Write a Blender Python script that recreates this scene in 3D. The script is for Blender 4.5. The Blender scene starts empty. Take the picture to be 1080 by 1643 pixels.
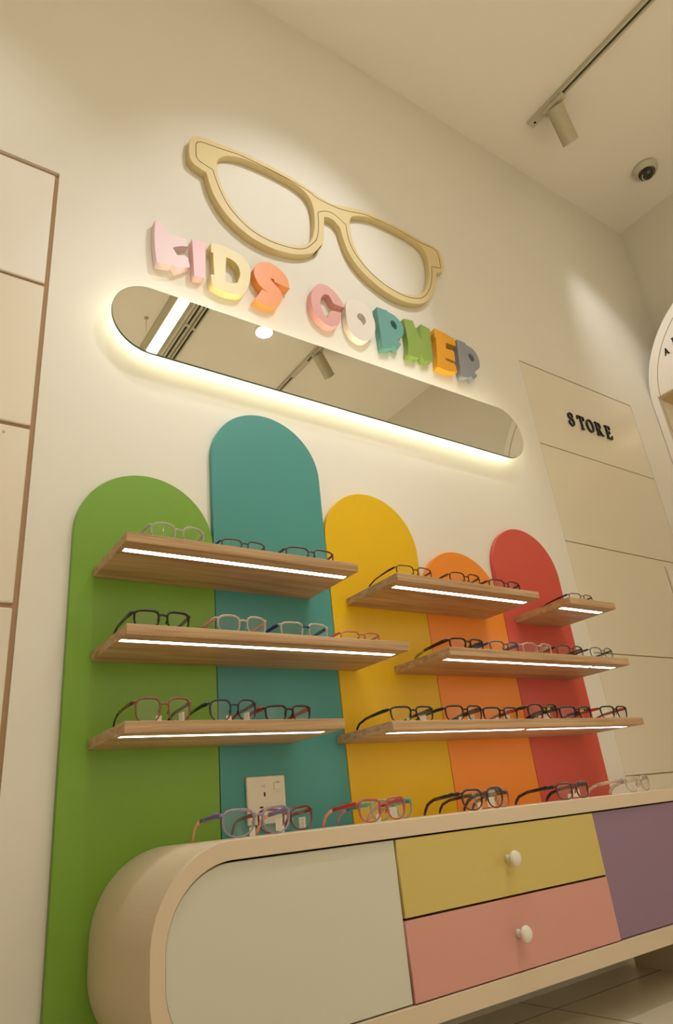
import bpy, bmesh, math
from mathutils import Vector, Matrix
C = bpy.context.scene.collection
PI = math.pi
R = math.radians
ZC = 0.40                      # height of the photographer's lens above the floor

# ---------------------------------------------------------------- camera
IW, IH = 1080.0, 1643.0
YAW, PITCH, ROLL, FPX = R(-36.62417302), R(-24.1703858), R(-6.23323113), 1092.816
def _rx(a): return Matrix(((1,0,0),(0,math.cos(a),-math.sin(a)),(0,math.sin(a),math.cos(a))))
def _ry(a): return Matrix(((math.cos(a),0,math.sin(a)),(0,1,0),(-math.sin(a),0,math.cos(a))))
def _rz(a): return Matrix(((math.cos(a),-math.sin(a),0),(math.sin(a),math.cos(a),0),(0,0,1)))
RW = _rz(ROLL) @ _rx(PITCH) @ _ry(YAW) @ Matrix(((1,0,0),(0,0,-1),(0,1,0)))
cam_data = bpy.data.cameras.new('camera')
cam_data.sensor_fit = 'HORIZONTAL'; cam_data.sensor_width = 36.0
cam_data.lens = FPX / IW * 36.0
cam_data.clip_start = 0.02
cam = bpy.data.objects.new('camera', cam_data); C.objects.link(cam)
m3 = Matrix((RW[0], -RW[1], -RW[2])).transposed()
cam.matrix_world = Matrix.Translation((0, 0, ZC)) @ m3.to_4x4()
bpy.context.scene.camera = cam

def ray(px, py):
    return RW.transposed() @ Vector(((px - IW/2)/FPX, (py - IH/2)/FPX, 1.0))
def on_y(px, py, Y):           # measure a point of the photo on the plane y = Y
    d = ray(px, py); t = Y / d.y
    return (d.x*t, d.z*t + ZC)

# ---------------------------------------------------------------- light and exposure
sc = bpy.context.scene
sc.view_settings.view_transform = 'Standard'
sc.view_settings.look = 'None'
sc.view_settings.gamma = 1.0
sc.view_settings.use_curve_mapping = False
sc.view_settings.exposure = 0.0
w = bpy.data.worlds.new('world'); sc.world = w; w.use_nodes = True
w.node_tree.nodes['Background'].inputs[0].default_value = (1.0, 0.86, 0.66, 1)
w.node_tree.nodes['Background'].inputs[1].default_value = 0.02
WARM = (1.0, 0.98, 0.94)
def aim(o, target):
    o.rotation_euler = (Vector(target) - o.location).to_track_quat('-Z', 'Y').to_euler()
def spot(name, loc, target, watts, angle, blend, radius=0.03, col=WARM):
    l = bpy.data.lights.new(name, 'SPOT'); l.energy = watts; l.spot_size = R(angle)
    l.spot_blend = blend; l.shadow_soft_size = radius; l.color = col
    o = bpy.data.objects.new(name, l); C.objects.link(o); o.location = loc; aim(o, target)
def area(name, loc, target, watts, sx, sy, col=WARM):
    l = bpy.data.lights.new(name, 'AREA'); l.shape = 'RECTANGLE'; l.size = sx; l.size_y = sy
    l.energy = watts; l.color = col
    o = bpy.data.objects.new(name, l); C.objects.link(o); o.location = loc; aim(o, target)
    return o
CEIL = 2.778 + ZC
spot('sign_spot_lamp', (1.25, -0.12, CEIL-0.15), (0.88, 1.28, 1.84), 52, 42, .8, 0.025, (1.0, 1.04, 1.14))
spot('arch_spot_lamp', (2.27, 0.99, CEIL-0.17), (2.86, 1.22, 1.72), 24, 50, 1.0, 0.03, (1.0, 1.02, 1.08))
spot('left_spot_lamp', (-0.55, 0.1, CEIL-0.12), (0.0, 1.28, 1.68), 32, 40, 1.0, 0.03, (1.0, 1.04, 1.12))
spot('downlight_lamp', (1.745, -0.41, CEIL-0.02), (1.745, -0.41, 0), 10, 130, 1.0, 0.02)
spot('shelf_key_helper', (0.30, 0.30, CEIL-0.10), (0.62, 1.28, 0.62), 44, 38, 1.0, 0.02, (1.0, 1.01, 1.02))  # added key light without a fixture, sharpens shadows under the shelves
spot('shelf_key_helper', (1.62, 0.30, CEIL-0.10), (1.30, 1.28, 0.62), 44, 38, 1.0, 0.02, (1.0, 1.01, 1.02))  # its added twin for the right-hand shelves
area('strip_lamp', (1.204, -1.4, CEIL-0.035), (1.204, -1.4, 0), 10, 0.055, 3.2)
area('ambient_fill', (0.3, -2.3, CEIL-0.03), (0.3, -2.3, 0), 8, 1.2, 1.2)  # added overhead fill that lifts the ambient level
for _x, _y in ((-1.6, -1.4), (0.2, -1.6), (1.9, -1.1), (-0.6, -3.0), (1.3, -3.0)):
    spot('floor_bounce_fill', (_x, _y, CEIL-0.03), (_x, _y-.2, 0), 195, 75, .6, 0.04, (1.0, 0.99, 0.97))  # added spots, bounced off the floor to brighten the ceiling

# ---------------------------------------------------------------- materials
def s2l(c):
    return tuple(((v/255)/12.92 if v/255 <= .04045 else ((v/255+.055)/1.055)**2.4) for v in c)
def mat(name, rgb, rough=.5, metal=0., spec=.5, noise=.0, nscale=8., bump=0., coat=0., trans=0., ior=1.45):
    m = bpy.data.materials.new(name); m.use_nodes = True
    nt = m.node_tree; b = nt.nodes['Principled BSDF']
    col = s2l(rgb)
    b.inputs['Base Color'].default_value = (*col, 1)
    b.inputs['Roughness'].default_value = rough
    b.inputs['Metallic'].default_value = metal
    b.inputs['Specular IOR Level'].default_value = spec
    b.inputs['Coat Weight'].default_value = coat
    b.inputs['Transmission Weight'].default_value = trans
    b.inputs['IOR'].default_value = ior
    if noise or bump:
        tc = nt.nodes.new('ShaderNodeTexCoord'); n = nt.nodes.new('ShaderNodeTexNoise')
        n.inputs['Scale'].default_value = nscale; n.inputs['Detail'].default_value = 4
        nt.links.new(tc.outputs['Object'], n.inputs['Vector'])
        if noise:
            mx = nt.nodes.new('ShaderNodeMix'); mx.data_type = 'RGBA'
            mx.inputs[6].default_value = (*[v*(1-noise) for v in col], 1)
            mx.inputs[7].default_value = (*[min(1, v*(1+noise)) for v in col], 1)
            nt.links.new(n.outputs['Fac'], mx.inputs[0]); nt.links.new(mx.outputs[2], b.inputs['Base Color'])
        if bump:
            bp_ = nt.nodes.new('ShaderNodeBump'); bp_.inputs['Strength'].default_value = bump
            bp_.inputs['Distance'].default_value = .002
            nt.links.new(n.outputs['Fac'], bp_.inputs['Height']); nt.links.new(bp_.outputs[0], b.inputs['Normal'])
    return m
def emit(name, rgb, strength):
    m = bpy.data.materials.new(name); m.use_nodes = True
    nt = m.node_tree; nt.nodes.clear()
    e = nt.nodes.new('ShaderNodeEmission'); e.inputs[0].default_value = (*rgb, 1); e.inputs[1].default_value = strength
    o = nt.nodes.new('ShaderNodeOutputMaterial'); nt.links.new(e.outputs[0], o.inputs[0])
    return m
def wood(name):
    m = bpy.data.materials.new(name); m.use_nodes = True
    nt = m.node_tree; b = nt.nodes['Principled BSDF']; b.inputs['Roughness'].default_value = .5
    tc = nt.nodes.new('ShaderNodeTexCoord'); mp = nt.nodes.new('ShaderNodeMapping')
    mp.inputs['Scale'].default_value = (1.6, 19, 60)
    n = nt.nodes.new('ShaderNodeTexNoise'); n.inputs['Scale'].default_value = 2.2; n.inputs['Detail'].default_value = 8
    n.inputs['Distortion'].default_value = .6
    n2 = nt.nodes.new('ShaderNodeTexNoise'); n2.inputs['Scale'].default_value = 14; n2.inputs['Detail'].default_value = 3
    cr = nt.nodes.new('ShaderNodeValToRGB')
    cr.color_ramp.elements[0].position = .32; cr.color_ramp.elements[0].color = (*s2l((170, 133, 95)), 1)
    cr.color_ramp.elements[1].position = .68; cr.color_ramp.elements[1].color = (*s2l((210, 177, 139)), 1)
    e = cr.color_ramp.elements.new(.5); e.color = (*s2l((194, 157, 117)), 1)
    ad = nt.nodes.new('ShaderNodeMath'); ad.operation = 'MULTIPLY_ADD'; ad.inputs[1].default_value = .22
    nt.links.new(tc.outputs['Object'], mp.inputs[0]); nt.links.new(mp.outputs[0], n.inputs['Vector'])
    nt.links.new(mp.outputs[0], n2.inputs['Vector'])
    sb = nt.nodes.new('ShaderNodeMath'); sb.operation = 'SUBTRACT'; sb.inputs[1].default_value = .11
    nt.links.new(n2.outputs['Fac'], ad.inputs[0]); nt.links.new(n.outputs['Fac'], sb.inputs[0])
    nt.links.new(sb.outputs[0], ad.inputs[2]); nt.links.new(ad.outputs[0], cr.inputs[0])
    nt.links.new(cr.outputs[0], b.inputs['Base Color'])
    return m
def lens_mat():
    m = bpy.data.materials.new('clear_demo_lens'); m.use_nodes = True
    nt = m.node_tree; nt.nodes.clear()
    t = nt.nodes.new('ShaderNodeBsdfTransparent'); t.inputs[0].default_value = (.98, .99, .98, 1)
    g = nt.nodes.new('ShaderNodeBsdfGlossy'); g.inputs['Roughness'].default_value = .02
    f = nt.nodes.new('ShaderNodeLayerWeight'); f.inputs[0].default_value = .5
    pw = nt.nodes.new('ShaderNodeMath'); pw.operation = 'POWER'; pw.inputs[1].default_value = 4
    ge = nt.nodes.new('ShaderNodeNewGeometry'); iv = nt.nodes.new('ShaderNodeMath'); iv.operation = 'SUBTRACT'; iv.inputs[0].default_value = 1
    nt.links.new(ge.outputs['Backfacing'], iv.inputs[1]); nt.links.new(f.outputs['Facing'], pw.inputs[0])
    ad = nt.nodes.new('ShaderNodeMath'); ad.operation = 'MULTIPLY_ADD'; ad.inputs[1].default_value = .7; ad.inputs[2].default_value = .08
    nt.links.new(pw.outputs[0], ad.inputs[0])
    mx = nt.nodes.new('ShaderNodeMixShader'); o = nt.nodes.new('ShaderNodeOutputMaterial')
    mu = nt.nodes.new('ShaderNodeMath'); mu.operation = 'MULTIPLY'; 
    nt.links.new(ad.outputs[0], mu.inputs[0]); nt.links.new(iv.outputs[0], mu.inputs[1]); nt.links.new(mu.outputs[0], mx.inputs[0])
    nt.links.new(t.outputs[0], mx.inputs[1]); nt.links.new(g.outputs[0], mx.inputs[2])
    nt.links.new(mx.outputs[0], o.inputs[0])
    return m
def floor_mat():
    m = bpy.data.materials.new('floor_tile'); m.use_nodes = True
    nt = m.node_tree; b = nt.nodes['Principled BSDF']; b.inputs['Roughness'].default_value = .25
    tc = nt.nodes.new('ShaderNodeTexCoord')
    br = nt.nodes.new('ShaderNodeTexBrick')
    br.offset = 0; br.inputs['Scale'].default_value = 1; br.inputs['Mortar Size'].default_value = .0025
    br.inputs['Brick Width'].default_value = .8; br.inputs['Row Height'].default_value = .8
    br.inputs['Color1'].default_value = (*s2l((232, 222, 196)), 1); br.inputs['Color2'].default_value = (*s2l((228, 218, 192)), 1)
    br.inputs['Mortar'].default_value = (*s2l((150, 135, 110)), 1)
    mp = nt.nodes.new('ShaderNodeMapping'); mp.inputs['Location'].default_value = (.3, .42, 0)
    nt.links.new(tc.outputs['Object'], mp.inputs[0]); nt.links.new(mp.outputs[0], br.inputs[0])
    nt.links.new(br.outputs[0], b.inputs['Base Color'])
    return m

M_WALL = mat('wall_paint', (234, 227, 212), .62, spec=.3, noise=.012, nscale=3, bump=.03)
M_CEIL = mat('ceiling_paint', (246, 238, 224), .8, spec=.2, noise=.012, nscale=2)
M_LAM = mat('cream_door_laminate', (232, 220, 198), .34, noise=.012, nscale=2)
M_LAMW = mat('glossy_white_door', (242, 234, 222), .22, noise=.01, nscale=2)
M_GAP = mat('brown_shadow_gap', (186, 152, 116), .9)
M_GAP2 = mat('olive_shadow_gap', (178, 156, 116), .9)
M_WHITE = mat('white_lacquer', (238, 228, 212), .3, noise=.01, nscale=3)
M_WOOD = wood('oak_shelf_board')
M_LED = emit('shelf_led_diffuser', (1.0, .95, .86), 10.0)
M_MLED = emit('mirror_led_strip', (1.0, .93, .70), 12)
M_LAMP = emit('ceiling_lamp_diffuser', (1.0, .95, .86), 5.0)
M_MIRROR = mat('mirror_silver', (240, 240, 234), .0, metal=1.0)
M_GEDGE = mat('green_glass_edge', (60, 90, 60), .15)
M_LENS = lens_mat()
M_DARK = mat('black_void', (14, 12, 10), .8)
M_BLACK = mat('black_acrylic', (22, 18, 16), .35)
M_SIGN = mat('pale_gold_paint', (226, 205, 150), .45, noise=.015, nscale=6)
M_SIGNG = mat('routed_groove', (110, 82, 40), .8)
M_TRACK = mat('white_track_metal', (205, 196, 172), .4)
M_GREYW = mat('warm_grey_metal', (190, 180, 150), .45)
M_SLOT = mat('track_slot', (45, 36, 24), .6)
M_CAB = mat('cream_cabinet_paint', (226, 206, 178), .42, noise=.01, nscale=4)
M_PLASTIC = mat('ivory_switch_plastic', (232, 222, 196), .3)
M_FLOOR = floor_mat()
M_LENSG = mat('dome_smoked_plastic', (40, 34, 28), .08, coat=.5)
M_TAG = mat('white_price_tag', (240, 232, 215), .5)
M_TAN = mat('tan_niche_lining', (205, 178, 128), .5)

# ---------------------------------------------------------------- helpers
def link(name, me, m, parent=None):
    o = bpy.data.objects.new(name, me)
    if m is not None:
        me.materials.clear(); me.materials.append(m)
    C.objects.link(o)
    if parent is not None: o.parent = parent
    return o
def obj(name, bm, m, parent=None, smooth=False):
    bmesh.ops.recalc_face_normals(bm, faces=bm.faces)
    me = bpy.data.meshes.new(name); bm.to_mesh(me); bm.free()
    if smooth:
        for p in me.polygons: p.use_smooth = True
    return link(name, me, m, parent)
def tag(o, label=None, cat=None, group=None, kind=None):
    if label: o['label'] = label
    if cat: o['category'] = cat
    if group: o['group'] = group
    if kind: o['kind'] = kind
    return o
def thing(name, label, cat, loc=(0, 0, 0), group=None):
    o = bpy.data.objects.new(name, None); C.objects.link(o); o.location = loc
    o.empty_display_size = .05
    return tag(o, label, cat, group)
def struct(o): o['kind'] = 'structure'; return o
def box(bm, x0, x1, y0, y1, z0, z1):
    vs = [bm.verts.new((x, y, z)) for x in (x0, x1) for y in (y0, y1) for z in (z0, z1)]
    for f in ((0,1,3,2), (4,6,7,5), (0,4,5,1), (2,3,7,6), (0,2,6,4), (1,5,7,3)):
        bm.faces.new([vs[i] for i in f])
def boxes(*bs):
    bm = bmesh.new()
    for b in bs: box(bm, *b)
    return bm
def bevel(bm, w, seg=2):
    bmesh.ops.bevel(bm, geom=list(bm.edges), offset=w, segments=seg, affect='EDGES', profile=.5)
    return bm
def tube(bm, pts, rad, n=8, closed=False, flat=None, up=None):
    """sweep an ellipse (rad, or flat = (r_side, r_up)) along pts; rad may be a list"""
    P = [Vector(p) for p in pts]; k = len(P); rings = []
    for i, p in enumerate(P):
        if closed: t = P[(i+1) % k] - P[i-1]
        else: t = P[min(i+1, k-1)] - P[max(i-1, 0)]
        t.normalize()
        u = Vector(up) if up else Vector((0, 1, 0))
        s = t.cross(u)
        if s.length < 1e-4: s = t.cross(Vector((1, 0, 0)))
        s.normalize(); u = s.cross(t).normalized()
        r = rad[i] if isinstance(rad, (list, tuple)) else rad
        a, b = (r, r) if flat is None else (r*flat[0], r*flat[1])
        rings.append([bm.verts.new(p + s*math.cos(2*PI*j/n)*a + u*math.sin(2*PI*j/n)*b) for j in range(n)])
    for i in range(k if closed else k-1):
        q, r2 = rings[i], rings[(i+1) % k]
        for j in range(n):
            bm.faces.new((q[j], q[(j+1) % n], r2[(j+1) % n], r2[j]))
    if not closed:
        bm.faces.new(rings[0][::-1]); bm.faces.new(rings[-1])
def lathe(bm, prof, M=Matrix.Identity(4), n=32):
    """prof: (radius, height) along local z"""
    rings = []
    for r, h in prof:
        if r < 1e-6: rings.append([bm.verts.new(M @ Vector((0, 0, h)))])
        else: rings.append([bm.verts.new(M @ Vector((r*math.cos(2*PI*j/n), r*math.sin(2*PI*j/n), h))) for j in range(n)])
    for a, b in zip(rings, rings[1:]):
        for j in range(n):
            q = [a[j % len(a)], a[(j+1) % len(a)], b[(j+1) % len(b)], b[j % len(b)]]
            u = []
            for v in q:
                if v not in u: u.append(v)
            if len(u) > 2: bm.faces.new(u)
    for r in (rings[0], rings[-1]):
        if len(r) > 2:
            bm.faces.new(r)
def extrude_outline(name, loops, y_front, y_back, m, parent=None, bev=0.0, axis='y', smooth=False):
    """loops in (x, z) -> solid between y_front and y_back, holes respected; axis 'x' lays loops in (y, z)"""
    cu = bpy.data.curves.new(name + '_outline', 'CURVE'); cu.dimensions = '2D'; cu.fill_mode = 'BOTH'
    for L in loops:
        s = cu.splines.new('POLY'); s.points.add(len(L)-1)
        for i, (a, b) in enumerate(L): s.points[i].co = (a, b, 0, 1)
        s.use_cyclic_u = True
    half = abs(y_back - y_front)/2
    cu.extrude = half - bev; cu.bevel_depth = bev; cu.bevel_resolution = 2; cu.offset = -bev
    tmp = bpy.data.objects.new('tmp', cu)
    C.objects.link(tmp)
    dg = bpy.context.evaluated_depsgraph_get()
    me = bpy.data.meshes.new_from_object(tmp.evaluated_get(dg))
    bpy.data.objects.remove(tmp); bpy.data.curves.remove(cu)
    mid = (y_front + y_back)/2
    me.name = name
    for v in me.vertices:
        a, b, c = v.co
        v.co = (a, mid - c, b) if axis == 'y' else (mid - c, a, b)
    if axis == 'x': me.flip_normals()
    me.update()
    return link(name, me, m, parent)
def smooth_loop(pts, corner=38, sub=5):
    """Catmull-Rom through the soft points, keeping sharp corners sharp"""
    n = len(pts); P = [Vector(p) for p in pts]
    sharp = []
    for i in range(n):
        a = P[i]-P[i-1]; b = P[(i+1) % n]-P[i]
        ang = math.degrees(a.angle(b)) if a.length > 0 and b.length > 0 else 0
        sharp.append(ang > corner)
    out = []
    for i in range(n):
        p1, p2 = P[i], P[(i+1) % n]
        p0 = p1*2-p2 if sharp[i] else P[i-1]
        p3 = p2*2-p1 if sharp[(i+1) % n] else P[(i+2) % n]
        if sharp[i] and sharp[(i+1) % n]:
            out.append(tuple(p1)); continue
        for k in range(sub):
            t = k/sub
            q = .5*((2*p1) + (p2-p0)*t + (2*p0-5*p1+4*p2-p3)*t*t + (3*p1-p0-3*p2+p3)*t**3)
            out.append(tuple(q))
    return out
def arc(cx, cz, r, a0, a1, n=24):
    return [(cx+r*math.cos(R(a0+(a1-a0)*i/n)), cz+r*math.sin(R(a0+(a1-a0)*i/n))) for i in range(n+1)]

# ---------------------------------------------------------------- the room
WY = 1.28; XR = 3.10; XL = -3.2; YF = -4.2
DL0, DL1, DLT = -0.9, 0.221, 1.508 + ZC        # left door group opening
DR0, DR1, DRT = 1.886, 2.604, 1.512 + ZC       # STORE door group opening
struct(obj('floor', boxes((XL-.1, XR+.1, YF-.1, WY+.2, -.1, 0)), M_FLOOR))
struct(obj('ceiling', boxes((XL-.1, XR+.1, YF-.1, WY+.2, CEIL, CEIL+.1)), M_CEIL))
struct(obj('wall_back', boxes((XL, DL0, WY, WY+.15, 0, CEIL), (DL0, DL1, WY, WY+.15, DLT, CEIL), (DL1, DR0, WY, WY+.15, 0, CEIL),
                              (DR0, DR1, WY, WY+.15, DRT, CEIL), (DR1, XR, WY, WY+.15, 0, CEIL)), M_WALL))
struct(obj('wall_right', boxes((XR, XR+.1, YF, WY+.15, 0, CEIL)), M_WALL))
struct(obj('wall_left', boxes((XL-.1, XL, YF, WY+.15, 0, CEIL)), M_WALL))
struct(obj('wall_front', boxes((XL, XR, YF-.1, YF, 0, CEIL)), M_WALL))
struct(obj('trim_left', boxes((DL0, DL1, WY+.008, WY+.14, 0, DLT)), M_GAP))
struct(obj('trim_right', boxes((DR0, DR1, WY+.005, WY+.14, 0, DRT)), M_GAP2))
# cupboard doors on the left
zl = [1.500, 1.150, .777, .405, .035, -.36]
GRP = 'cream cupboard doors at the left'
lab = ['bright glossy cream cupboard door, topmost at the left edge', 'cream cupboard door second from the top at the left edge',
       'cream cupboard door with a small screw hole, third from the top at the left edge', 'cream cupboard door fourth from the top at the left edge',
       'cream cupboard door lowest at the left edge, beside the green panel']
for k in range(5):
    t, b = zl[k]+ZC, zl[k+1]+ZC
    g = .0045
    x1 = DL1 - .009
    d = thing('cupboard_door', lab[k], 'cupboard door', ((DL0+x1)/2, WY+.01, b), GRP)
    bm = boxes((DL0+.004, x1, WY+.001, WY+.008, b+g, t-g)); bevel(bm, .0025)
    o = obj('door_panel', bm, M_LAMW if k == 0 else M_LAM, d); o.location = (-d.location.x, -d.location.y, -d.location.z)
    if k == 2:
        bm = bmesh.new(); x, z = on_y(6, 692, WY)
        lathe(bm, [(0, 0), (.0028, 0), (.0028, .002), (0, .0022)], Matrix.Translation((x, WY+.0015, z)) @ Matrix.Rotation(R(90), 4, 'X'), 16)
        s = obj('screw_cap', bm, M_GREYW, d); s.location = (-d.location.x, -d.location.y, -d.location.z)
# STORE doors on the right
zr = [1.509, 1.150, .7715, .393, .030, -.36]
labr = ['cream cupboard door carrying the black letters STORE', 'plain cream cupboard door directly below the STORE door',
        'cream cupboard door with a narrow handle slot, third below STORE heading', 'cream cupboard door level with the lowest shelves at the right',
        'cream cupboard door lowest at the right, behind the cabinet end']
def letter_mesh(strokes, ox, oz, h, wscale, yf, yb):
    """strokes: list of (points, widths) in unit height, swept as flat plates and extruded"""
    bm = bmesh.new()
    for pts, ws in strokes:
        P = [Vector((p[0]*wscale*h, p[1]*h)) for p in pts]; k = len(P)
        if not isinstance(ws, (list, tuple)): ws = [ws]*k
        L, Rr = [], []
        for i in range(k):
            t = (P[min(i+1, k-1)]-P[max(i-1, 0)]).normalized(); nrm = Vector((-t.y, t.x))
            L.append(P[i]+nrm*ws[i]*h/2); Rr.append(P[i]-nrm*ws[i]*h/2)
        for i in range(k-1):
            q = [L[i], L[i+1], Rr[i+1], Rr[i]]
            f = [bm.verts.new((ox+a.x, yf, oz+a.y)) for a in q]; g_ = [bm.verts.new((ox+a.x, yb, oz+a.y)) for a in q]
            bm.faces.new(f); bm.faces.new(g_[::-1])
            for j in range(4): bm.faces.new((f[j], g_[j], g_[(j+1) % 4], f[(j+1) % 4]))
    return bm
def ell(cx, cz, rx, rz, a0, a1, n=16): return [(cx+rx*math.cos(R(a0+(a1-a0)*i/n)), cz+rz*math.sin(R(a0+(a1-a0)*i/n))) for i in range(n+1)]
TH, TN = .125, .045
GL = {
 'S': [(ell(.33, .75, .21, .21, 20, 270, 12)+ell(.33, .27, .24, .27, 90, -160, 12)[1:], [TN+.01+.075*math.sin(PI*i/24)**2 for i in range(25)]),
       ([(.56, .66), (.55, .95)], .05), ([(.06, .1), (.07, .36)], .05)],
 'T': [([(.36, 0), (.36, 1)], TH), ([(.0, .965), (.72, .965)], .07), ([(.03, 1), (.0, .72)], .06), ([(.69, 1), (.72, .72)], .06), ([(.2, .03), (.52, .03)], .06)],
 'O': [(ell(.4, .5, .34, .46, 0, 360, 28), [TN+.02+.07*abs(math.cos(2*PI*i/28)) for i in range(29)])],
 'R': [([(.2, 0), (.2, 1)], TH), ([(.04, .03), (.38, .03)], .06), ([(.04, .965), (.3, .965)], .06),
       ([(.2, .96), (.42, .95)]+ell(.42, .73, .2, .22, 90, -90, 10)+[(.2, .5)], [.06, .06]+[.06+.065*math.sin(PI*i/10) for i in range(11)]+[.06]),
       ([(.36, .5), (.62, .08), (.8, .03)], [.09, .12, .06])],
 'E': [([(.2, 0), (.2, 1)], TH), ([(.04, .965), (.62, .965)], .07), ([(.04, .035), (.66, .035)], .07), ([(.2, .51), (.5, .51)], .06),
       ([(.60, 1), (.62, .74)], .06), ([(.64, 0), (.69, .27)], .06), ([(.5, .4), (.5, .62)], .05)],
 'A': [([(.1, 0), (.4, 1)], .08), ([(.38, 1), (.7, 0)], .17), ([(.2, .33), (.62, .33)], .06), ([(0, .03), (.24, .03)], .05), ([(.54, .03), (.86, .03)], .05)],
}
for k in range(5):
    t, b = zr[k]+ZC, zr[k+1]+ZC
    g = .0017
    d = thing('cupboard_door', labr[k], 'cupboard door', ((DR0+DR1)/2, WY+.01, b), 'cream cupboard doors under the STORE heading')
    off = (-d.location.x, -d.location.y, -d.location.z)
    bs = [(DR0+.002, DR1-.002, WY+.0005, WY+.005, b+g, t-g)]
    bm = boxes(*bs); bevel(bm, .0012, 1)
    o = obj('door_panel', bm, M_LAM, d); o.location = off
    if k == 0:
        xs = [2.098, 2.160, 2.212, 2.268, 2.333]
        for ch, x in zip('STORE', xs):
            o = obj('letter', letter_mesh(GL[ch], x, 1.2785+ZC, .060, .9, WY-.007, WY), M_BLACK, d)
            o.location = off; o['label'] = 'black serif letter ' + ch
    if k == 2:
        o = obj('handle_slot', boxes((2.466, 2.4685, WY-.001, WY+.002, .40+ZC, .748+ZC)), M_GAP2, d); o.location = off
        o = obj('handle', bevel(boxes((2.470, 2.500, WY-.010, WY+.002, .42+ZC, .735+ZC)), .003), M_WHITE, d); o.location = off

# ---------------------------------------------------------------- five arched colour panels
PY = 1.265
seams = [.3035, .5985, .897, 1.195, 1.489, 1.783]
tops = [.707, .939, .776, .650, .766]
cols = [('green', (122, 165, 52)), ('teal', (76, 150, 142)), ('yellow', (232, 186, 4)), ('orange', (246, 146, 44)), ('red', (212, 86, 72))]
wh = ['tall green arched wall panel at the far left', 'tallest teal arched wall panel with a power socket', 'yellow arched wall panel in the middle of five',
      'lowest orange arched wall panel between yellow and red', 'red arched wall panel at the right end']
for i in range(5):
    x0, x1 = seams[i]+.0008, seams[i+1]-.0008; r = (x1-x0)/2; cx = (x0+x1)/2; zt = tops[i]+ZC
    L = [(x0, ZC-.30)]+[(x1, ZC-.30)]+arc(cx, zt-r, r, 0, 180, 48)
    m = mat(cols[i][0]+'_laminate', cols[i][1], .4, noise=.015, nscale=3)
    o = extrude_outline('wall_arch', [L], PY, WY-.0005, m, None, .001)
    tag(o, wh[i], 'wall panel', 'arched colour panels on the wall')

# ---------------------------------------------------------------- illuminated mirror
def stadium(x0, x1, z0, z1, n=28, inset=0):
    x0 += inset; x1 -= inset; z0 += inset; z1 -= inset; r = (z1-z0)/2; cz = (z0+z1)/2
    return arc(x1-r, cz, r, -90, 90, n)+arc(x0+r, cz, r, 90, 270, n)
MX0, MX1, MZ0, MZ1 = .350, 1.737, 1.014+ZC, 1.206+ZC
mir = thing('wall_mirror', 'long pill-shaped mirror with a warm light glowing behind its rim', 'mirror', ((MX0+MX1)/2, WY, MZ0))
off = tuple(-v for v in mir.location)
o = extrude_outline('glass_body', [stadium(MX0, MX1, MZ0, MZ1)], 1.2402, 1.245, M_GEDGE, mir); o.location = off; o['label'] = 'green glass edge'
o = extrude_outline('mirror_face', [stadium(MX0, MX1, MZ0, MZ1, inset=.0008)], 1.2398, 1.2402, M_MIRROR, mir); o.location = off
o = extrude_outline('backing_frame', [stadium(MX0, MX1, MZ0, MZ1, inset=.034)], 1.245, WY, M_WHITE, mir); o.location = off
o = extrude_outline('light_strip', [stadium(MX0, MX1, MZ0, MZ1, inset=.028), stadium(MX0, MX1, MZ0, MZ1, inset=.0335)], 1.252, 1.266, M_MLED, mir); o.location = off

# ---------------------------------------------------------------- big spectacles sign
def trace(pts, ox, oy, s, Y): return [on_y(ox+a/s, oy+b/s, Y) for a, b in pts]
SY = WY - .024
A_ = lambda p: trace(p, 290, 205, 4.5, SY)
B_ = lambda p: trace(p, 500, 300, 4.6957, SY)
outer = A_([(66, 95), (82, 68), (112, 60), (150, 65), (250, 105), (400, 160), (520, 210), (640, 270), (780, 345), (900, 422)]) + \
        B_([(0, 27), (60, 70), (130, 115), (200, 137), (300, 155), (400, 183), (480, 213), (560, 255), (650, 300), (740, 352), (830, 405), (910, 442), (960, 480),
            (985, 535), (1000, 600), (990, 642), (942, 645), (938, 700), (925, 775), (900, 830), (850, 872), (790, 880), (700, 862), (580, 803), (450, 703), (350, 600), (280, 492), (240, 392),
            (213, 305), (170, 252), (130, 231), (95, 226), (95, 330), (92, 400), (75, 452), (40, 492)]) + \
        A_([(1010, 858), (960, 902), (880, 915), (780, 905), (650, 865), (520, 797), (400, 700), (310, 600), (240, 485), (205, 395), (186, 322), (150, 300), (95, 262), (66, 215), (60, 150)])
holeL = A_([(268, 238), (295, 213), (350, 203), (450, 222), (560, 265), (680, 322), (800, 388), (890, 455), (938, 520), (962, 600), (967, 700), (957, 780), (930, 825), (890, 845), (830, 848),
            (750, 835), (640, 795), (540, 735), (450, 655), (380, 570), (320, 470), (280, 370), (262, 290)])
holeR = B_([(300, 228), (340, 218), (400, 223), (480, 243), (580, 290), (690, 348), (780, 405), (845, 470), (878, 555), (887, 650), (873, 740), (845, 790), (800, 812), (740, 812),
            (660, 790), (560, 735), (460, 650), (390, 570), (340, 480), (305, 380), (290, 290)])
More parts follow.
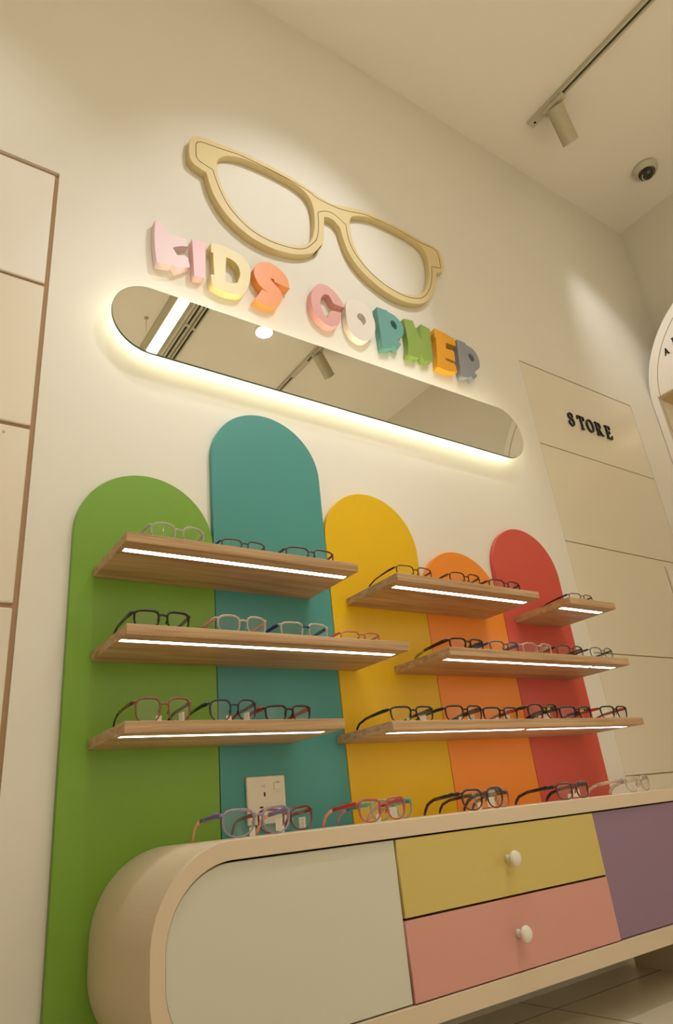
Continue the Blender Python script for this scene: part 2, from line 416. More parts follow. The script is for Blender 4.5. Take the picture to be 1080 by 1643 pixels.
groove = A_([(110, 160), (110, 122), (122, 103), (150, 103), (200, 120), (300, 155), (420, 195), (540, 250), (680, 320), (820, 395), (950, 477)]) + \
         B_([(10, 62), (60, 95), (130, 130), (200, 160), (290, 185), (390, 205), (480, 240), (600, 295), (700, 350), (800, 410), (900, 455), (940, 482), (960, 530), (973, 612), (905, 600), (907, 680),
             (895, 750), (860, 815), (800, 840), (700, 820), (580, 755), (460, 660), (370, 560), (310, 470), (275, 380), (258, 285), (210, 240), (160, 200), (110, 183), (60, 187), (48, 205),
             (52, 260), (50, 340), (35, 400)]) + \
         A_([(975, 815), (920, 862), (860, 875), (770, 860), (640, 815), (520, 745), (420, 655), (340, 555), (285, 450), (250, 360), (232, 303), (180, 270), (130, 237), (112, 205)])
sgn = thing('spectacles_sign', 'large pale gold wall sign shaped like a pair of spectacles', 'sign', (on_y(510, 350, WY)[0], WY, on_y(510, 350, WY)[1]))
off = tuple(-v for v in sgn.location)
o = extrude_outline('sign_body', [smooth_loop(outer, 32), smooth_loop(holeL, 60), smooth_loop(holeR, 60)], SY, WY-.0005, M_SIGN, sgn, .0012); o.location = off
bm = bmesh.new()
tube(bm, [(a, SY+.0003, b) for a, b in smooth_loop(groove, 32, 4)], .0013, 6, closed=True)
o = obj('groove_line', bm, M_SIGNG, sgn); o.location = off; o['label'] = 'thin dark routed line'

# ---------------------------------------------------------------- KIDS CORNER letters
LY = WY - .025
def letter(ch, label, rgb, origin, s, loops, corner=36):
    ls = [smooth_loop(trace(L, origin[0], origin[1], s, LY), corner) for L in loops]
    m = mat('letter_paint_'+ch, rgb, .42, noise=.01, nscale=8)
    o = extrude_outline('letter_'+ch.lower(), ls, LY, WY-.0005, m, None, .0006)
    tag(o, label, 'letter', 'chunky colourful letters above the mirror')
letter('K', 'pale pink chunky letter K, first letter of KIDS', (236, 206, 204), (235, 340), 9.818,
       [[(140, 120), (240, 165), (300, 215), (325, 350), (480, 385), (625, 432), (655, 548), (540, 540), (415, 562), (490, 680), (600, 680), (655, 720), (690, 868), (490, 903), (412, 825), (395, 838), (165, 800), (134, 560), (128, 330)]])
letter('I', 'pale pink chunky letter I, second letter of KIDS', (236, 188, 186), (235, 340), 9.818,
       [[(718, 425), (930, 490), (932, 700), (920, 1040), (755, 1010), (735, 700)]])
letter('D', 'pale yellow chunky letter D of KIDS', (232, 214, 150), (325, 380), 7.2,
       [[(98, 65), (200, 90), (320, 140), (420, 192), (500, 260), (545, 340), (556, 430), (545, 530), (510, 620), (460, 663), (380, 665), (250, 630), (110, 552), (98, 430), (135, 440), (122, 180), (98, 178)],
        [(275, 235), (340, 265), (400, 320), (430, 390), (432, 450), (405, 527), (330, 535), (268, 512), (270, 350)]])
letter('S', 'bright orange chunky letter S of KIDS', (246, 154, 80), (325, 380), 7.2,
       [[(592, 400), (605, 345), (645, 305), (700, 290), (780, 300), (860, 345), (930, 410), (985, 490), (1010, 600), (830, 520), (825, 490), (785, 475), (790, 490), (850, 560), (900, 620), (922, 690),
         (905, 760), (860, 800), (790, 807), (700, 780), (603, 720), (690, 603), (757, 645), (690, 590), (640, 530), (605, 460)]])
letter('C', 'salmon pink chunky letter C, first letter of CORNER', (234, 174, 166), (485, 445), 8.307,
       [[(235, 85), (310, 100), (400, 160), (480, 250), (540, 340), (567, 405), (415, 350), (385, 290), (350, 235), (300, 225), (260, 260), (242, 330), (260, 420), (300, 500), (340, 537), (352, 500), (385, 452),
         (430, 448), (520, 470), (510, 560), (488, 625), (440, 655), (370, 655), (280, 600), (190, 500), (140, 400), (120, 290), (130, 190), (170, 120)]])
letter('O', 'white chunky letter O of CORNER', (240, 230, 216), (485, 445), 8.307,
       [[(582, 430), (580, 365), (615, 305), (680, 285), (760, 310), (850, 370), (920, 470), (965, 580), (975, 690), (955, 780), (900, 830), (830, 850), (750, 820), (680, 760), (620, 660), (592, 550)],
        [(728, 510), (755, 475), (800, 490), (840, 540), (852, 600), (820, 642), (790, 590), (745, 550)]])
letter('R', 'teal chunky letter R, first R of CORNER', (108, 164, 154), (595, 485), 10.286,
       [[(100, 75), (270, 135), (285, 158), (380, 210), (460, 285), (510, 350), (540, 420), (545, 500), (525, 560), (450, 610), (465, 660), (507, 690), (447, 782), (375, 705), (360, 765), (205, 765), (160, 500), (120, 240)],
        [(320, 320), (350, 298), (400, 325), (430, 390), (430, 440), (400, 450), (350, 400)]])
letter('N', 'leaf green chunky letter N of CORNER', (142, 168, 78), (595, 485), 10.286,
       [[(540, 268), (690, 300), (770, 490), (850, 652), (825, 360), (975, 440), (1030, 965), (885, 965), (808, 805), (795, 925), (615, 868), (620, 700), (590, 500)]], 25)
letter('E', 'golden yellow chunky letter E of CORNER', (236, 166, 40), (685, 515), 11.368,
       [[(140, 130), (300, 212), (505, 325), (530, 460), (345, 395), (350, 495), (500, 555), (520, 737), (335, 670), (350, 712), (525, 800), (558, 935), (400, 915), (200, 838), (185, 560), (165, 292), (138, 300)]], 25)
letter('R', 'slate grey chunky letter R, last letter of CORNER', (150, 152, 160), (685, 515), 11.368,
       [[(545, 335), (690, 395), (730, 440), (830, 505), (900, 590), (945, 680), (965, 790), (955, 860), (870, 922), (885, 960), (925, 1000), (850, 1075), (800, 1000), (780, 1030), (640, 1020), (600, 780), (568, 540)],
        [(752, 610), (785, 588), (835, 630), (860, 690), (855, 738), (820, 735), (775, 670)]])

# ---------------------------------------------------------------- wooden shelves with LED strips
SF = 1.070
SH = {  # key: x0, x1, z top, label, led x ranges
 'L1': (.345, .836, .485, 'upper oak shelf across the green and teal panels', [(.353, .828)]),
 'L2': (.349, .946, .323, 'middle oak shelf, longest one on the green and teal panels', [(.352, .934)]),
 'L3': (.350, .762, .169, 'lowest oak shelf on the green and teal panels', [(.356, .738)]),
 'R1': (.941, 1.409, .478, 'upper oak shelf across the yellow and orange panels', [(.962, 1.398)]),
 'R2': (1.061, 1.724, .319, 'middle oak shelf across the orange and red panels', [(1.082, 1.605), (1.618, 1.708)]),
 'R3': (.875, 1.716, .164, 'lowest and longest oak shelf on the yellow, orange and red panels', [(.893, 1.29), (1.312, 1.69)]),
 'R0': (1.531, 1.732, .476, 'short oak shelf high on the red panel', [(1.540, 1.716)]),
}
for k, (x0, x1, z, lb, leds) in SH.items():
    zt = z+ZC
    s = thing('wall_shelf', lb, 'shelf', ((x0+x1)/2, PY, zt-.018), 'oak display shelves with light strips')
    off = tuple(-v for v in s.location)
    sl0, sl1 = 1.104, 1.118                     # routed slot for the light strip
    bm = boxes((x0, x1, SF, PY-.0005, zt-.018, zt)); bevel(bm, .0008, 1)
    o = obj('board', bm, M_WOOD, s); o.location = off
    bm = bmesh.new()
    for a, b in leds:
        box(bm, a, b, sl0, sl1, zt-.01812, zt-.0180)
    o = obj('light_strip', bm, M_LED, s); o.location = off

# ---------------------------------------------------------------- low cabinet
CY = .994; CX0, CX1, CZ0, CZ1 = .366, 1.745, -.303+ZC, -.012+ZC
def rrect(x0, x1, z0, z1, r, n=16):
    return arc(x1-r, z1-r, r, 0, 90, n)+arc(x0+r, z1-r, r, 90, 180, n)+arc(x0+r, z0+r, r, 180, 270, n)+arc(x1-r, z0+r, r, 270, 360, n)
cab = thing('sideboard', 'low cream sideboard with rounded ends and pastel doors and drawers', 'cabinet', ((CX0+CX1)/2, 1.13, 0))
off = tuple(-v for v in cab.location)
IX0, IX1, IZ0, IZ1 = CX0+.021, CX1-.021, -.272+ZC, -.038+ZC
IR = .102
o = extrude_outline('body', [rrect(CX0, CX1, CZ0, CZ1, .124, 28), rrect(IX0, IX1, IZ0, IZ1, IR, 28)], CY, PY-.0005, M_CAB, cab, .0012); o.location = off
for p in o.data.polygons: p.use_smooth = False
o = extrude_outline('back_panel', [rrect(IX0-.004, IX1+.004, IZ0-.004, IZ1+.004, IR, 20)], 1.03, 1.038, M_DARK, cab); o.location = off; o['label'] = 'black sheet standing in for shade inside the gaps'  # black sheet close behind the fronts paints the shade in the gaps
FY = CY+.0015
S1, S2, SM = .788, 1.3195, -.1575+ZC
gp = .0028
def front(name, loop, rgb, label, y0=FY):
    m = mat(label.split()[0]+'_front_paint', rgb, .42, noise=.01, nscale=5)
    o = extrude_outline(name, [loop], y0, y0+.018, m, cab, .0008); o.location = off; o['label'] = label
    return o
b0, t0 = IZ0+.002, IZ1-gp
ir = IR-.003
front('door', [(S1-.0012, b0), (S1-.0012, t0)]+arc(IX0+.002+ir, t0-ir, ir, 90, 180, 20)+arc(IX0+.002+ir, b0+ir, ir, 180, 270, 20), (220, 216, 200), 'white door with rounded left side', FY+.004)
front('door', [(S2+.0012, t0), (S2+.0012, b0)]+arc(IX1-.002-ir, b0+ir, ir, 270, 360, 20)+arc(IX1-.002-ir, t0-ir, ir, 0, 90, 20), (150, 120, 146), 'purple door with rounded right side', FY+.004)
d1 = front('drawer', [(S1+.0012, SM+.0018), (S2-.0012, SM+.0018), (S2-.0012, t0), (S1+.0012, t0)], (216, 192, 110), 'mustard upper drawer')
d2 = front('drawer', [(S1+.0012, b0), (S2-.0012, b0), (S2-.0012, SM-.0018), (S1+.0012, SM-.0018)], (222, 160, 148), 'pink lower drawer')
M_KNOB = mat('ivory_knob', (240, 232, 216), .25)
for d, (px, py) in ((d1, (830, 1377)), (d2, (848, 1499))):
    x, z = on_y(px, py, CY-.022)
    bm = bmesh.new()
    lathe(bm, [(.0, 0), (.0075, 0), (.0058, .004), (.0055, .010), (.0088, .0135), (.0128, .0165), (.0136, .0195), (.0125, .0225), (.008, .0248), (0, .0256)],
          Matrix.Translation((x, FY, z)) @ Matrix.Rotation(R(90), 4, 'X'), 32)
    k = obj('knob', bm, M_KNOB, d, True)
for lx in (.45, 1.70):
    o = obj('foot', boxes((lx-.012, lx+.012, 1.05, 1.25, 0, CZ0+.001)), M_CAB, cab); o.location = off

# ---------------------------------------------------------------- socket
px0, pz1 = on_y(395, 1247, PY-.008)
sk = thing('power_socket', 'ivory switched power socket on the teal panel above the cabinet', 'socket', (px0+.043, PY, pz1-.043))
bm = boxes((-.042, .042, -.008, -.0005, -.043, .043)); bevel(bm, .002, 2)
obj('face_plate', bm, M_PLASTIC, sk)
obj('pin_holes', boxes((-.0065, -.0028, -.0083, -.0075, .006, .0135), (-.0165, -.009, -.0083, -.0075, -.0145, -.0115), (.006, .0135, -.0083, -.0075, -.0145, -.0115)), M_BLACK, sk)
bm = boxes((.016, .032, -.0105, -.008, .017, .033)); bevel(bm, .001, 1)
sw = obj('switch', bm, M_PLASTIC, sk)
obj('red_mark', boxes((.020, .028, -.0108, -.0104, .0295, .0307)), mat('red_mark_paint', (140, 50, 35), .5), sw)
M_EMB = mat('embossed_grey', (190, 178, 150), .5)
obj('embossed_letter', boxes((-.0095, -.0083, -.0083, -.0078, .0225, .0275), (-.0052, -.0040, -.0083, -.0078, .0225, .0275), (-.0084, -.0051, -.0083, -.0078, .0243, .0255)), M_EMB, sk)
obj('embossed_mark', boxes((.018, .030, -.0083, -.0078, .0125, .0133)), M_EMB, sk)

# ---------------------------------------------------------------- spectacles
_mc = {}
def fm(rgb, clear=0.0, rough=.22):
    k = (tuple(rgb), clear, rough)
    if k not in _mc:
        _mc[k] = mat('frame_%d' % len(_mc), rgb, rough, coat=.3, trans=clear, ior=1.4)
    return _mc[k]
def contour(w, h, n, taper, cat, side, N=36):
    pts = []
    for i in range(N):
        t = 2*PI*i/N; c, s = math.cos(t), math.sin(t)
        m_ = n + .7 if s > 0 else max(2.0, n - .15)
        x = w/2*math.copysign(abs(c)**(2/m_), c); z = h/2*math.copysign(abs(s)**(2/m_), s)
        f = 1 + taper*(z/h - .12)
        x *= f
        if side*x > 0 and z > 0: z += cat*h*(side*x/(w/2))*(z/(h/2))
        pts.append((x, z))
    return pts
def spectacles(label, shelf_z, xl, xr, Y, h, n=2.4, taper=.12, cat=.0, rim=.0017, front=(30, 26, 24), temple=None, tip=None,
               clear=0., tclear=None, half=False, brow=None, tag_=False, yaw=0., L=.122, group='', bridge_rgb=None, accent=None, drop=.0):
    W = xr-xl; cxm = (xl+xr)/2
    t = thing('eyeglasses', label, 'eyeglasses', (cxm, Y, shelf_z+ZC+.0004), group)
    t.rotation_euler = (0, 0, R(yaw))
    F = fm(front, clear)
    T = fm(temple or front, clear if tclear is None else tclear)
    TP = fm(tip or temple or front, 0 if tip else (clear if tclear is None else tclear))
    bg = .0115
    n += .25 if n > 2.35 else .05
    lw = (W-bg-.0028)/2
    wrap = lambda x: .006*(x/(W/2))**2
    zc = h/2
    fb = bmesh.new()
    side_pts = {}
    for sd in (-1, 1):
        cx = sd*(bg/2+lw/2)
        ct = contour(lw-2*rim, h-2*rim, n, taper, cat, sd)
        P = [(cx+a, wrap(cx+a), zc+b) for a, b in ct]
        side_pts[sd] = P
        if half:
            up = [p for p in P if p[2] > zc-.1*h]
            k = [i for i, p in enumerate(P) if p[2] > zc-.1*h]
            up = sorted(up, key=lambda p: math.atan2(p[2]-zc+.3*h, p[0]-cx))
            tube(fb, up, rim, 6, flat=(1, 1.3))
            tube(fb, P, rim*.35, 5, closed=True)
        else:
            tube(fb, P, [rim*(.94+.34*(p[2]-zc)/(h/2)) for p in P], 7, closed=True, flat=(1, 1.25))
        # end piece
        ez = zc+h*.31
        e = max(P, key=lambda p: sd*p[0]+p[2]*.35)
        tube(fb, [(e[0]-sd*.001, e[1], ez), (sd*(W/2-.0018), wrap(W/2), ez+.0008), (sd*W/2, wrap(W/2)+.004, ez+.0005)], [rim*1.25, rim*1.3, rim*1.1], 7)
    a = max([p for p in side_pts[-1] if p[2] > zc+.08*h], key=lambda p: p[0])
    b = min([p for p in side_pts[1] if p[2] > zc+.08*h], key=lambda p: p[0])
    bz = zc+h*.22
    br = [(a[0]-.001, a[1], bz-.001), (-.004, .0, bz+.0008), (0, 0, bz+.0012), (.004, 0, bz+.0008), (b[0]+.001, b[1], bz-.001)]
    if bridge_rgb is None:
        tube(fb, br, rim*1.15, 7)
    f = obj('frame_front', fb, F, t, True)
    if bridge_rgb is not None:
        bb = bmesh.new(); tube(bb, br, rim*1.4, 7); obj('bridge', bb, fm(bridge_rgb), t, True)
    if brow:
        bb = bmesh.new()
        for sd in (-1, 1):
            P = sorted([p for p in side_pts[sd] if p[2] > zc+.18*h], key=lambda p: p[0])
            tube(bb, [(p[0], p[1]-.0006, p[2]) for p in P], rim*1.25, 6)
        obj('brow_bar', bb, fm(brow), t, True)
    for sd in (-1, 1):
        lb_ = bmesh.new()
        P = side_pts[sd]
        vs = [lb_.verts.new((p[0], p[1]+.0003, p[2])) for p in P]; ctr = lb_.verts.new((sd*(bg/2+lw/2), wrap(bg/2+lw/2)-.0006, zc))
        ws = [lb_.verts.new((p[0], p[1]+.0015, p[2])) for p in P]; ctr2 = lb_.verts.new((sd*(bg/2+lw/2), wrap(bg/2+lw/2)+.0006, zc))
        for j in range(len(vs)):
            q = (j+1) % len(vs)
            lb_.faces.new((vs[j], vs[q], ctr)); lb_.faces.new((ws[q], ws[j], ctr2)); lb_.faces.new((vs[j], ws[j], ws[q], vs[q]))
        obj('lens', lb_, M_LENS, t, False)
        # nose pad
        nb = bmesh.new()
        lathe(nb, [(0, -.0045), (.0010, -.0035), (.0014, 0), (.0010, .0035), (0, .0045)], Matrix.Translation((sd*.0075, .0045, zc-.06*h)) @ Matrix.Rotation(R(sd*18), 4, 'Y'), 10)
        obj('nose_pad', nb, fm(front, max(clear, .0)), t, True)
        # temple
        ez = zc+h*.31; y0 = wrap(W/2)+.003
        X = sd*W/2
        pts = [(X, y0, ez+.0005), (X+sd*.0012, y0+.02, ez), (X+sd*.0015, L*.45, ez-.002), (X+sd*.0008, L*.66, ez-.004)]
        tpts = [(X+sd*.0008, L*.66, ez-.004), (X, L*.78, ez-.008), (X-sd*.001, L*.87, ez*.55+.002), (X-sd*.002, L*.95, .010), (X-sd*.0025, L, .0022)]
        tb = bmesh.new(); tube(tb, pts, [rim*1.15, rim*1.2, rim*1.05, rim], 7, flat=(.75, 1.9), up=(0, 0, 1))
        to = obj('temple', tb, T, t, True)
        tb = bmesh.new(); tube(tb, tpts, [rim, rim*1.05, rim*1.2, rim*1.3, rim*1.1], 7, flat=(.75, 1.7), up=(0, 0, 1))
        tp_ = obj('temple_tip', tb, TP, to, True)
        if tip: tp_['label'] = 'contrasting coloured ear tip'
        if accent and sd in (-1, 1):
            tb = bmesh.new(); box(tb, X-.0022, X+.0028 if sd > 0 else X+.0022, y0+.016, y0+.034, ez-.0026, ez+.0026)
            obj('temple_accent', tb, fm(accent), to)
    if tag_:
        tb = bmesh.new(); box(tb, W/2-.0058, W/2-.0030, .028, .046, .004, .004+h*.45)
        obj('price_tag', tb, M_TAG, t)
        tb = bmesh.new(); box(tb, -.010, .000, .012, .0128, .0006, h*.34)
        obj('price_tag', tb, M_TAG, t)
    return t
BK = (26, 22, 20)
G1, G2, G3 = 'spectacles on the upper left shelf', 'spectacles on the middle left shelf', 'spectacles on the lowest left shelf'
Z = {k: v[2] for k, v in SH.items()}
S = spectacles
S('clear round spectacles at the left end of the upper shelf over green', Z['L1'], .396, .506, 1.098, .040, 2.0, .06, rim=.0018, front=(225, 222, 210), clear=.5, tip=(30, 26, 24), group=G1, yaw=2)
S('slim dark-rimmed spectacles with a blue hinge on the upper teal shelf', Z['L1'], .538, .636, 1.10, .029, 2.6, .1, rim=.0012, front=(92, 66, 62), temple=(30, 60, 130), group=G1)
S('purple-brown spectacles at the right end of the upper teal shelf', Z['L1'], .682, .800, 1.10, .033, 2.7, .1, rim=.0014, front=(92, 60, 62), group=G1, yaw=-2)
S('black rectangular spectacles at the left of the middle green shelf', Z['L2'], .368, .472, 1.095, .034, 2.8, .1, rim=.0019, front=(34, 30, 20), group=G2)
S('clear spectacles with pink temples on the middle shelf beside the black pair', Z['L2'], .524, .628, 1.10, .038, 2.3, .08, rim=.0019, front=(228, 210, 200), clear=.45, temple=(232, 160, 165), tclear=.2, group=G2)
S('clear spectacles with navy blue temples and bridge on the middle teal shelf', Z['L2'], .656, .768, 1.10, .034, 2.8, .08, rim=.0018, front=(222, 214, 200), clear=.45, temple=(30, 40, 110), tclear=0, bridge_rgb=(30, 40, 110), group=G2)
S('low peach-pink spectacles before the yellow panel on the middle left shelf', Z['L2'], .800, .904, 1.105, .026, 2.4, .1, rim=.0014, front=(232, 140, 105), clear=.35, group=G2)
S('pinkish brown rounded spectacles at the left of the lowest green shelf', Z['L3'], .376, .474, 1.100, .042, 2.6, .1, rim=.0016, front=(150, 92, 70), clear=.15, temple=(92, 58, 44), tip=(38, 26, 22), group=G3, tag_=True)
S('navy round spectacles with red ear tips in the middle of the lowest left shelf', Z['L3'], .505, .598, 1.100, .040, 2.3, .1, rim=.0016, front=(38, 46, 66), temple=(24, 28, 42), tip=(180, 40, 30), group=G3, tag_=True)
S('dark olive-brown rectangular spectacles with red temples before the teal panel', Z['L3'], .615, .715, 1.105, .031, 3.2, .14, rim=.0019, front=(44, 34, 24), temple=(150, 40, 30), group=G3)
G4, G5, G6, G7 = 'spectacles on the upper yellow shelf', 'spectacles on the middle right shelf', 'spectacles on the lowest right shelf', 'spectacles on top of the sideboard'
S('burgundy thin-rimmed spectacles at the left end of the upper yellow shelf', Z['R1'], .970, 1.080, 1.10, .034, 3.0, .1, rim=.0012, front=(120, 60, 50), temple=(80, 30, 26), group=G4)
S('dark brown thin spectacles in front of the orange arch top', Z['R1'], 1.135, 1.240, 1.10, .036, 2.8, .1, rim=.0013, front=(84, 48, 34), group=G4)
S('dark purple spectacles at the right end of the upper yellow and orange shelf', Z['R1'], 1.268, 1.386, 1.10, .032, 2.4, .1, rim=.0014, front=(86, 36, 46), group=G4)
o = S('pale rimmed spectacles with dark temples alone on the short red-panel shelf', Z['R0'], 1.578, 1.684, 1.098, .026, 2.6, .1, rim=.0012, front=(150, 120, 120), clear=.3, temple=(50, 22, 30), tclear=0)
S('thick black spectacles with lime ear tips at the left of the middle right shelf', Z['R2'], 1.095, 1.206, 1.098, .031, 3.0, .1, rim=.0019, front=BK, tip=(160, 160, 30), L=.135, group=G5)
S('grey-blue spectacles second from the left on the middle right shelf', Z['R2'], 1.228, 1.331, 1.10, .031, 2.6, .1, rim=.0015, front=(96, 88, 104), temple=(60, 62, 120), group=G5)
S('clear pinkish spectacles in the middle of the middle right shelf', Z['R2'], 1.343, 1.455, 1.10, .033, 2.5, .1, rim=.0019, front=(236, 205, 190), clear=.55, group=G5)
S('half clear and half black thin spectacles on the middle right shelf', Z['R2'], 1.474, 1.583, 1.10, .033, 2.4, .1, rim=.0013, front=(96, 80, 72), clear=.2, brow=(60, 50, 46), temple=BK, tclear=0, group=G5)
S('thin grey spectacles with dark temples at the right end of the middle shelf', Z['R2'], 1.612, 1.714, 1.10, .034, 2.2, .1, rim=.0012, front=(120, 118, 126), clear=.2, temple=(44, 38, 44), tclear=0, group=G5)
S('black rectangular spectacles at the left end of the lowest yellow shelf', Z['R3'], .901, 1.016, 1.10, .033, 3.0, .14, rim=.0016, front=BK, L=.135, group=G6, tag_=True, yaw=-2)
S('black spectacles before the orange panel, second on the lowest right shelf', Z['R3'], 1.050, 1.163, 1.10, .035, 2.8, .16, rim=.0016, front=BK, group=G6, tag_=True)
S('black spectacles with red temples, third on the lowest right shelf', Z['R3'], 1.168, 1.284, 1.104, .032, 3.2, .14, rim=.0017, front=BK, temple=(160, 44, 26), group=G6, tag_=True)
S('black round spectacles with yellow temple marks on the lowest red shelf', Z['R3'], 1.314, 1.424, 1.10, .039, 2.2, .1, rim=.0017, front=BK, accent=(205, 200, 30), group=G6, tag_=True)
S('black rectangular spectacles with yellow marks beside the round pair', Z['R3'], 1.434, 1.560, 1.104, .034, 3.2, .14, rim=.0018, front=BK, accent=(205, 200, 30), group=G6)
S('black spectacles with red temples at the right end of the lowest shelf', Z['R3'], 1.592, 1.708, 1.10, .034, 3.2, .2, rim=.0016, front=BK, temple=(170, 40, 30), group=G6)
cz = -.012
S('lilac and clear round spectacles with peach ear tips before the socket', cz, .494, .618, 1.04, .042, 2.2, .12, .04, rim=.0019, front=(180, 168, 192), clear=.4, temple=(105, 88, 150), tclear=0, tip=(240, 165, 130), group=G7, tag_=True)
S('dark red cat-eye spectacles behind the lilac pair', cz, .612, .727, 1.145, .040, 2.3, .12, .08, rim=.0016, front=(125, 30, 38), L=.112, group=G7, tag_=True)
S('red-pink cat-eye spectacles with pink ear tips before the yellow panel', cz, .752, .860, 1.04, .039, 2.4, .16, .05, rim=.0019, front=(214, 110, 96), clear=.35, temple=(178, 36, 40), tclear=0, tip=(245, 160, 135), group=G7, tag_=True)
S('mint and pink spectacles behind the red-pink pair', cz, .838, .944, 1.12, .038, 2.3, .1, rim=.0018, front=(160, 210, 175), clear=.5, temple=(40, 160, 160), tclear=0, tip=(235, 150, 150), group=G7)
S('brown-black rounded spectacles before the orange panel on the cabinet', cz, 1.000, 1.117, 1.04, .040, 2.3, .12, .03, rim=.0018, front=(62, 36, 34), temple=(50, 32, 28), accent=(190, 185, 180), group=G7, tag_=True)
S('brown spectacles with clear rims behind the brown-black pair', cz, 1.118, 1.226, 1.125, .036, 3.0, .08, rim=.0017, front=(190, 150, 120), clear=.5, temple=(60, 34, 28), tclear=0, group=G7)
S('dark brown spectacles before the red panel on the cabinet', cz, 1.280, 1.392, 1.04, .035, 2.7, .14, .03, rim=.0018, front=(84, 44, 34), clear=.15, temple=(44, 28, 22), tclear=0, L=.128, group=G7, tag_=True)
S('clear colourless spectacles at the right end of the cabinet top', cz, 1.532, 1.630, 1.04, .036, 2.3, .1, rim=.0019, front=(238, 226, 208), clear=.6, group=G7, tag_=True)

# ---------------------------------------------------------------- ceiling: track, spot heads, camera, lamps
def track(name, label, x, y0, y1, breaks, cat='light track', cap=False, group=None):
    t = thing(name, label, cat, (x, (y0+y1)/2, CEIL), group); off = tuple(-v for v in t.location)
    w, h = .017, .022
    bm = boxes((x-w, x+w, y0, y1, CEIL-.010, CEIL-.0003), (x-w, x-.007, y0, y1, CEIL-h, CEIL-.009), (x+.007, x+w, y0, y1, CEIL-h, CEIL-.009))
    o = obj('rail', bm, M_TRACK, t); o.location = off
    o = obj('slot', boxes((x-.0069, x+.0069, y0, y1, CEIL-.013, CEIL-.0101)), M_SLOT, t); o.location = off
    for i_, (a, b) in enumerate(breaks):
        o = obj('end_cap' if cap and i_ == 0 else 'joiner', boxes((x-w-.0005, x+w+.0005, a, b, CEIL-h-.0015, CEIL-.0003)), M_TRACK, t); o.location = off
    if cap:
        bm = bmesh.new(); lathe(bm, [(0, 0), (.0055, 0), (.0055, .001), (0, .001)], Matrix.Translation((x, y1-.025, CEIL-h-.0024)), 16)
        o = obj('screw_hole', bm, M_DARK, t); o.location = off
    return t
track('light_track', 'white ceiling light track with dark slot ending above the wall', 2.130, -3.0, 1.085, [(.965, 1.085), (-.72, -.52)], cap=True)
def spot_head(label, base, direction, length=.165, rad=.036):
    t = thing('track_spotlight', label, 'spotlight', base, 'white cylinder spotlights on the ceiling track')
    d = Vector(direction).normalized()
    q = d.to_track_quat('Z', 'Y').to_matrix().to_4x4()
    st = Vector((0, 0, -.040))
    bm = boxes((-.014, .014, -.055, .055, -.022, -.001)); bevel(bm, .002, 1); obj('adapter', bm, M_TRACK, t)
    bm = bmesh.new(); tube(bm, [(0, 0, -.02), st + d*.02], .007, 10); obj('stem', bm, M_TRACK, t, True)
    M = Matrix.Translation(st - d*.012) @ q
    bm = bmesh.new(); lathe(bm, [(0, 0), (rad-.002, 0), (rad, .002), (rad, length), (rad-.004, length), (rad-.006, length-.02), (0, length-.02)], M, 40)
    hd = obj('housing', bm, M_GREYW, t)
    bm = bmesh.new(); lathe(bm, [(0, 0), (rad-.008, 0), (rad-.008, .003), (0, .003)], M @ Matrix.Translation((0, 0, length-.018)), 24)
    obj('lamp_face', bm, M_LAMP, hd)
    return t
spot_head('white cylinder spotlight near the end of the ceiling track', (2.130, .955, CEIL-.024), (.126, .038, -.110))
spot_head('white cylinder spotlight on the ceiling track, seen in the mirror', (2.130, -.40, CEIL-.024), (.12, -.05, -.11))
# dome camera
cx_, cy_ = 2.835, .955
dc = thing('dome_camera', 'white dome security camera on the ceiling at the right', 'security camera', (cx_, cy_, CEIL))
bm = bmesh.new(); lathe(bm, [(0, 0), (.060, 0), (.060, -.012), (.057, -.022), (.050, -.032), (.040, -.040), (0, -.042)], n=40)
obj('housing', bm, M_TRACK, dc, True)
d = Vector((-.22, -.12, -.97)).normalized()
bm = bmesh.new(); prof = [(.036*math.cos(R(a)), .036*math.sin(R(a))) for a in range(0, 91, 10)]
MD = Matrix.Translation(Vector((-.004, -.002, -.020)) + d*.018) @ d.to_track_quat('Z', 'Y').to_matrix().to_4x4()
lathe(bm, [(0, 0)]+prof, MD, 32); obj('dome_window', bm, M_LENSG, dc, True)
bm = bmesh.new(); tube(bm, [MD @ Vector((.026*math.cos(R(a+150)), .026*math.sin(R(a+150)), .0255)) for a in range(0, 360, 15)][:13], .0022, 6); obj('lens_ring', bm, M_TRACK, dc, True)
bm = bmesh.new(); tube(bm, [MD @ Vector((.0375*math.cos(R(a)), .0375*math.sin(R(a)), .004)) for a in range(0, 360, 10)], .002, 6, closed=True); obj('dome_rim', bm, M_DARK, dc, True)
# linear lamp, slots, downlight, sprinkler above the shop (seen in the mirror)
t = thing('linear_ceiling_lamp', 'long bright strip lamp on the ceiling, reflected at the left of the mirror', 'ceiling lamp', (1.204, -1.4, CEIL))
obj('housing', boxes((-.072, -.034, -1.6, 1.6, -.012, -.0003), (.034, .062, -1.6, 1.6, -.012, -.0003), (-.034, .034, -1.6, 1.6, -.004, -.0003)), M_GREYW, t)
obj('diffuser', boxes((-.026, .026, -1.6, 1.6, -.012, -.0045)), M_LAMP, t)
track('air_slot', 'dark ceiling slot nearer the strip lamp, seen in the mirror', 1.302, -3.0, .2, [(-.56, -.54)], 'ceiling slot', group='paired dark ceiling slots')
track('air_slot', 'dark ceiling slot farther from the strip lamp, seen in the mirror', 1.350, -3.0, .2, [(-.575, -.555)], 'ceiling slot', group='paired dark ceiling slots')
t = thing('recessed_downlight', 'round glowing downlight in the ceiling, reflected mid mirror', 'ceiling lamp', (1.745, -.41, CEIL))
bm = bmesh.new(); lathe(bm, [(0, -.0145), (.052, -.0145), (.052, -.0015), (0, -.0015)], n=36); obj('diffuser', bm, M_LAMP, t)
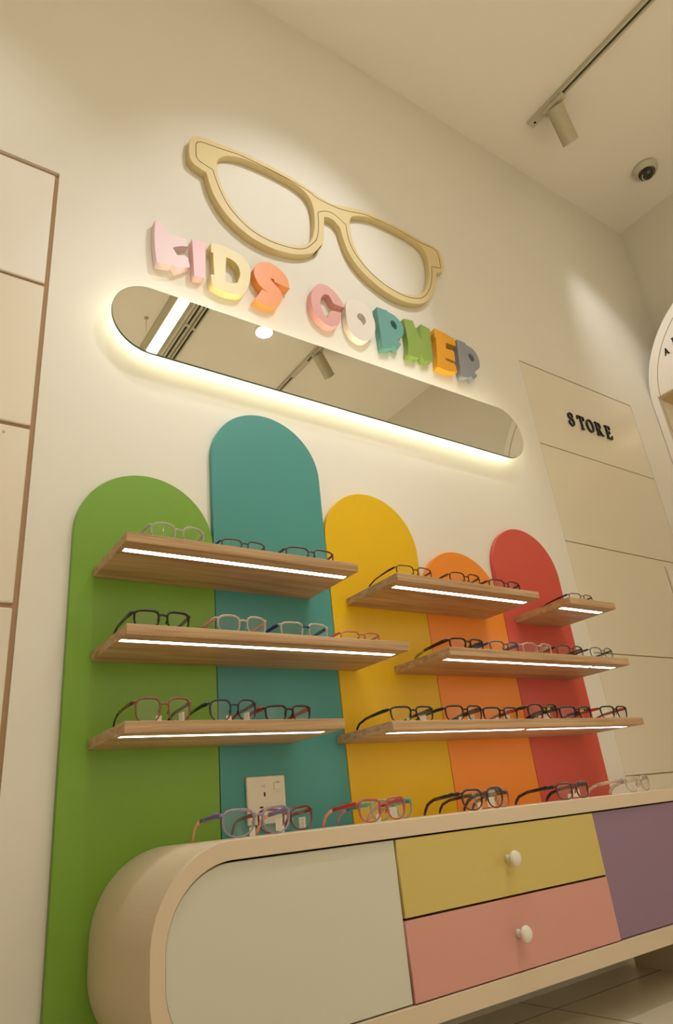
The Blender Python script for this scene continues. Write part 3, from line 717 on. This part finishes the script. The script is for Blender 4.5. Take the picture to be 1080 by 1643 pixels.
bm = bmesh.new(); lathe(bm, [(.0522, -.0003), (.060, -.0003), (.060, -.006), (.0522, -.010)], n=36); obj('trim_ring', bm, M_WHITE, t)
t = thing('sprinkler_head', 'small ceiling sprinkler on a thin drop pipe, reflected at the mirror left end', 'sprinkler', (1.077, -.62, CEIL))
bm = bmesh.new(); lathe(bm, [(0, -.0005), (.014, -.0005), (.010, -.008), (0, -.010)], n=20); obj('escutcheon', bm, M_GREYW, t)
bm = bmesh.new(); tube(bm, [(0, 0, -.008), (0, 0, -.10)], .002, 8); obj('drop_pipe', bm, M_GREYW, t)

# ---------------------------------------------------------------- arched display unit at the right
AX = 2.80
ya, yb, zc_ = .285, 1.2785, 1.56+ZC
r = (yb-ya)/2; yc = (ya+yb)/2
un = thing('arched_display_unit', 'white arched display unit with black lettering at the right edge', 'display unit', (2.95, yc, 0))
off = tuple(-v for v in un.location)
L = [(ya, .002), (yb, .002)]+arc(yc, zc_, r, 0, 180, 64)
N_ = [(ya+.05, .5), (1.244, .5), (1.244, 1.592+ZC), (ya+.05, 1.592+ZC)]
o = extrude_outline('surround', [L, N_], AX, 3.04, M_WHITE, un, .004, axis='x'); o.location = off
o = obj('back_panel', boxes((3.042, XR-.001, ya+.01, yb-.01, .01, zc_+.1)), M_TAN, un); o.location = off
bm = bmesh.new(); rr = r-.045
tube(bm, [(AX-.0002, yc+rr, .52)]+[(AX-.0002, a, b) for a, b in arc(yc, zc_, rr, 0, 180, 64)]+[(AX-.0002, yc-rr, .52)], .0018, 6, up=(1, 0, 0))
o = obj('groove_line', bm, M_GAP2, un); o.location = off
o = obj('niche_ceiling', boxes((AX+.012, 3.04, ya+.052, 1.242, 1.580+ZC, 1.5915+ZC)), M_TAN, un); o.location = off
o = obj('niche_light', boxes((2.99, 3.02, ya+.08, 1.22, 1.572+ZC, 1.5795+ZC)), emit('niche_led', (1, .85, .5), 4), un); o.location = off
for zz in (1.15, .78, .40):
    o = obj('niche_shelf', boxes((AX+.02, 3.04, ya+.052, 1.242, zz+ZC, zz+ZC+.015)), M_WHITE, un); o.location = off
for ch, y_, z_, h in (('A', 1.1535, 1.760, .032), ('R', 1.106, 1.786, .034)):
    lm = letter_mesh(GL[ch], 0, 0, h, .9, 0, .004)
    for v in lm.verts: v.co = (AX-.004+v.co.y, y_-v.co.x, z_+ZC+v.co.z)
    o = obj('letter', lm, M_BLACK, un); o.location = off; o['label'] = 'small black serif letter'
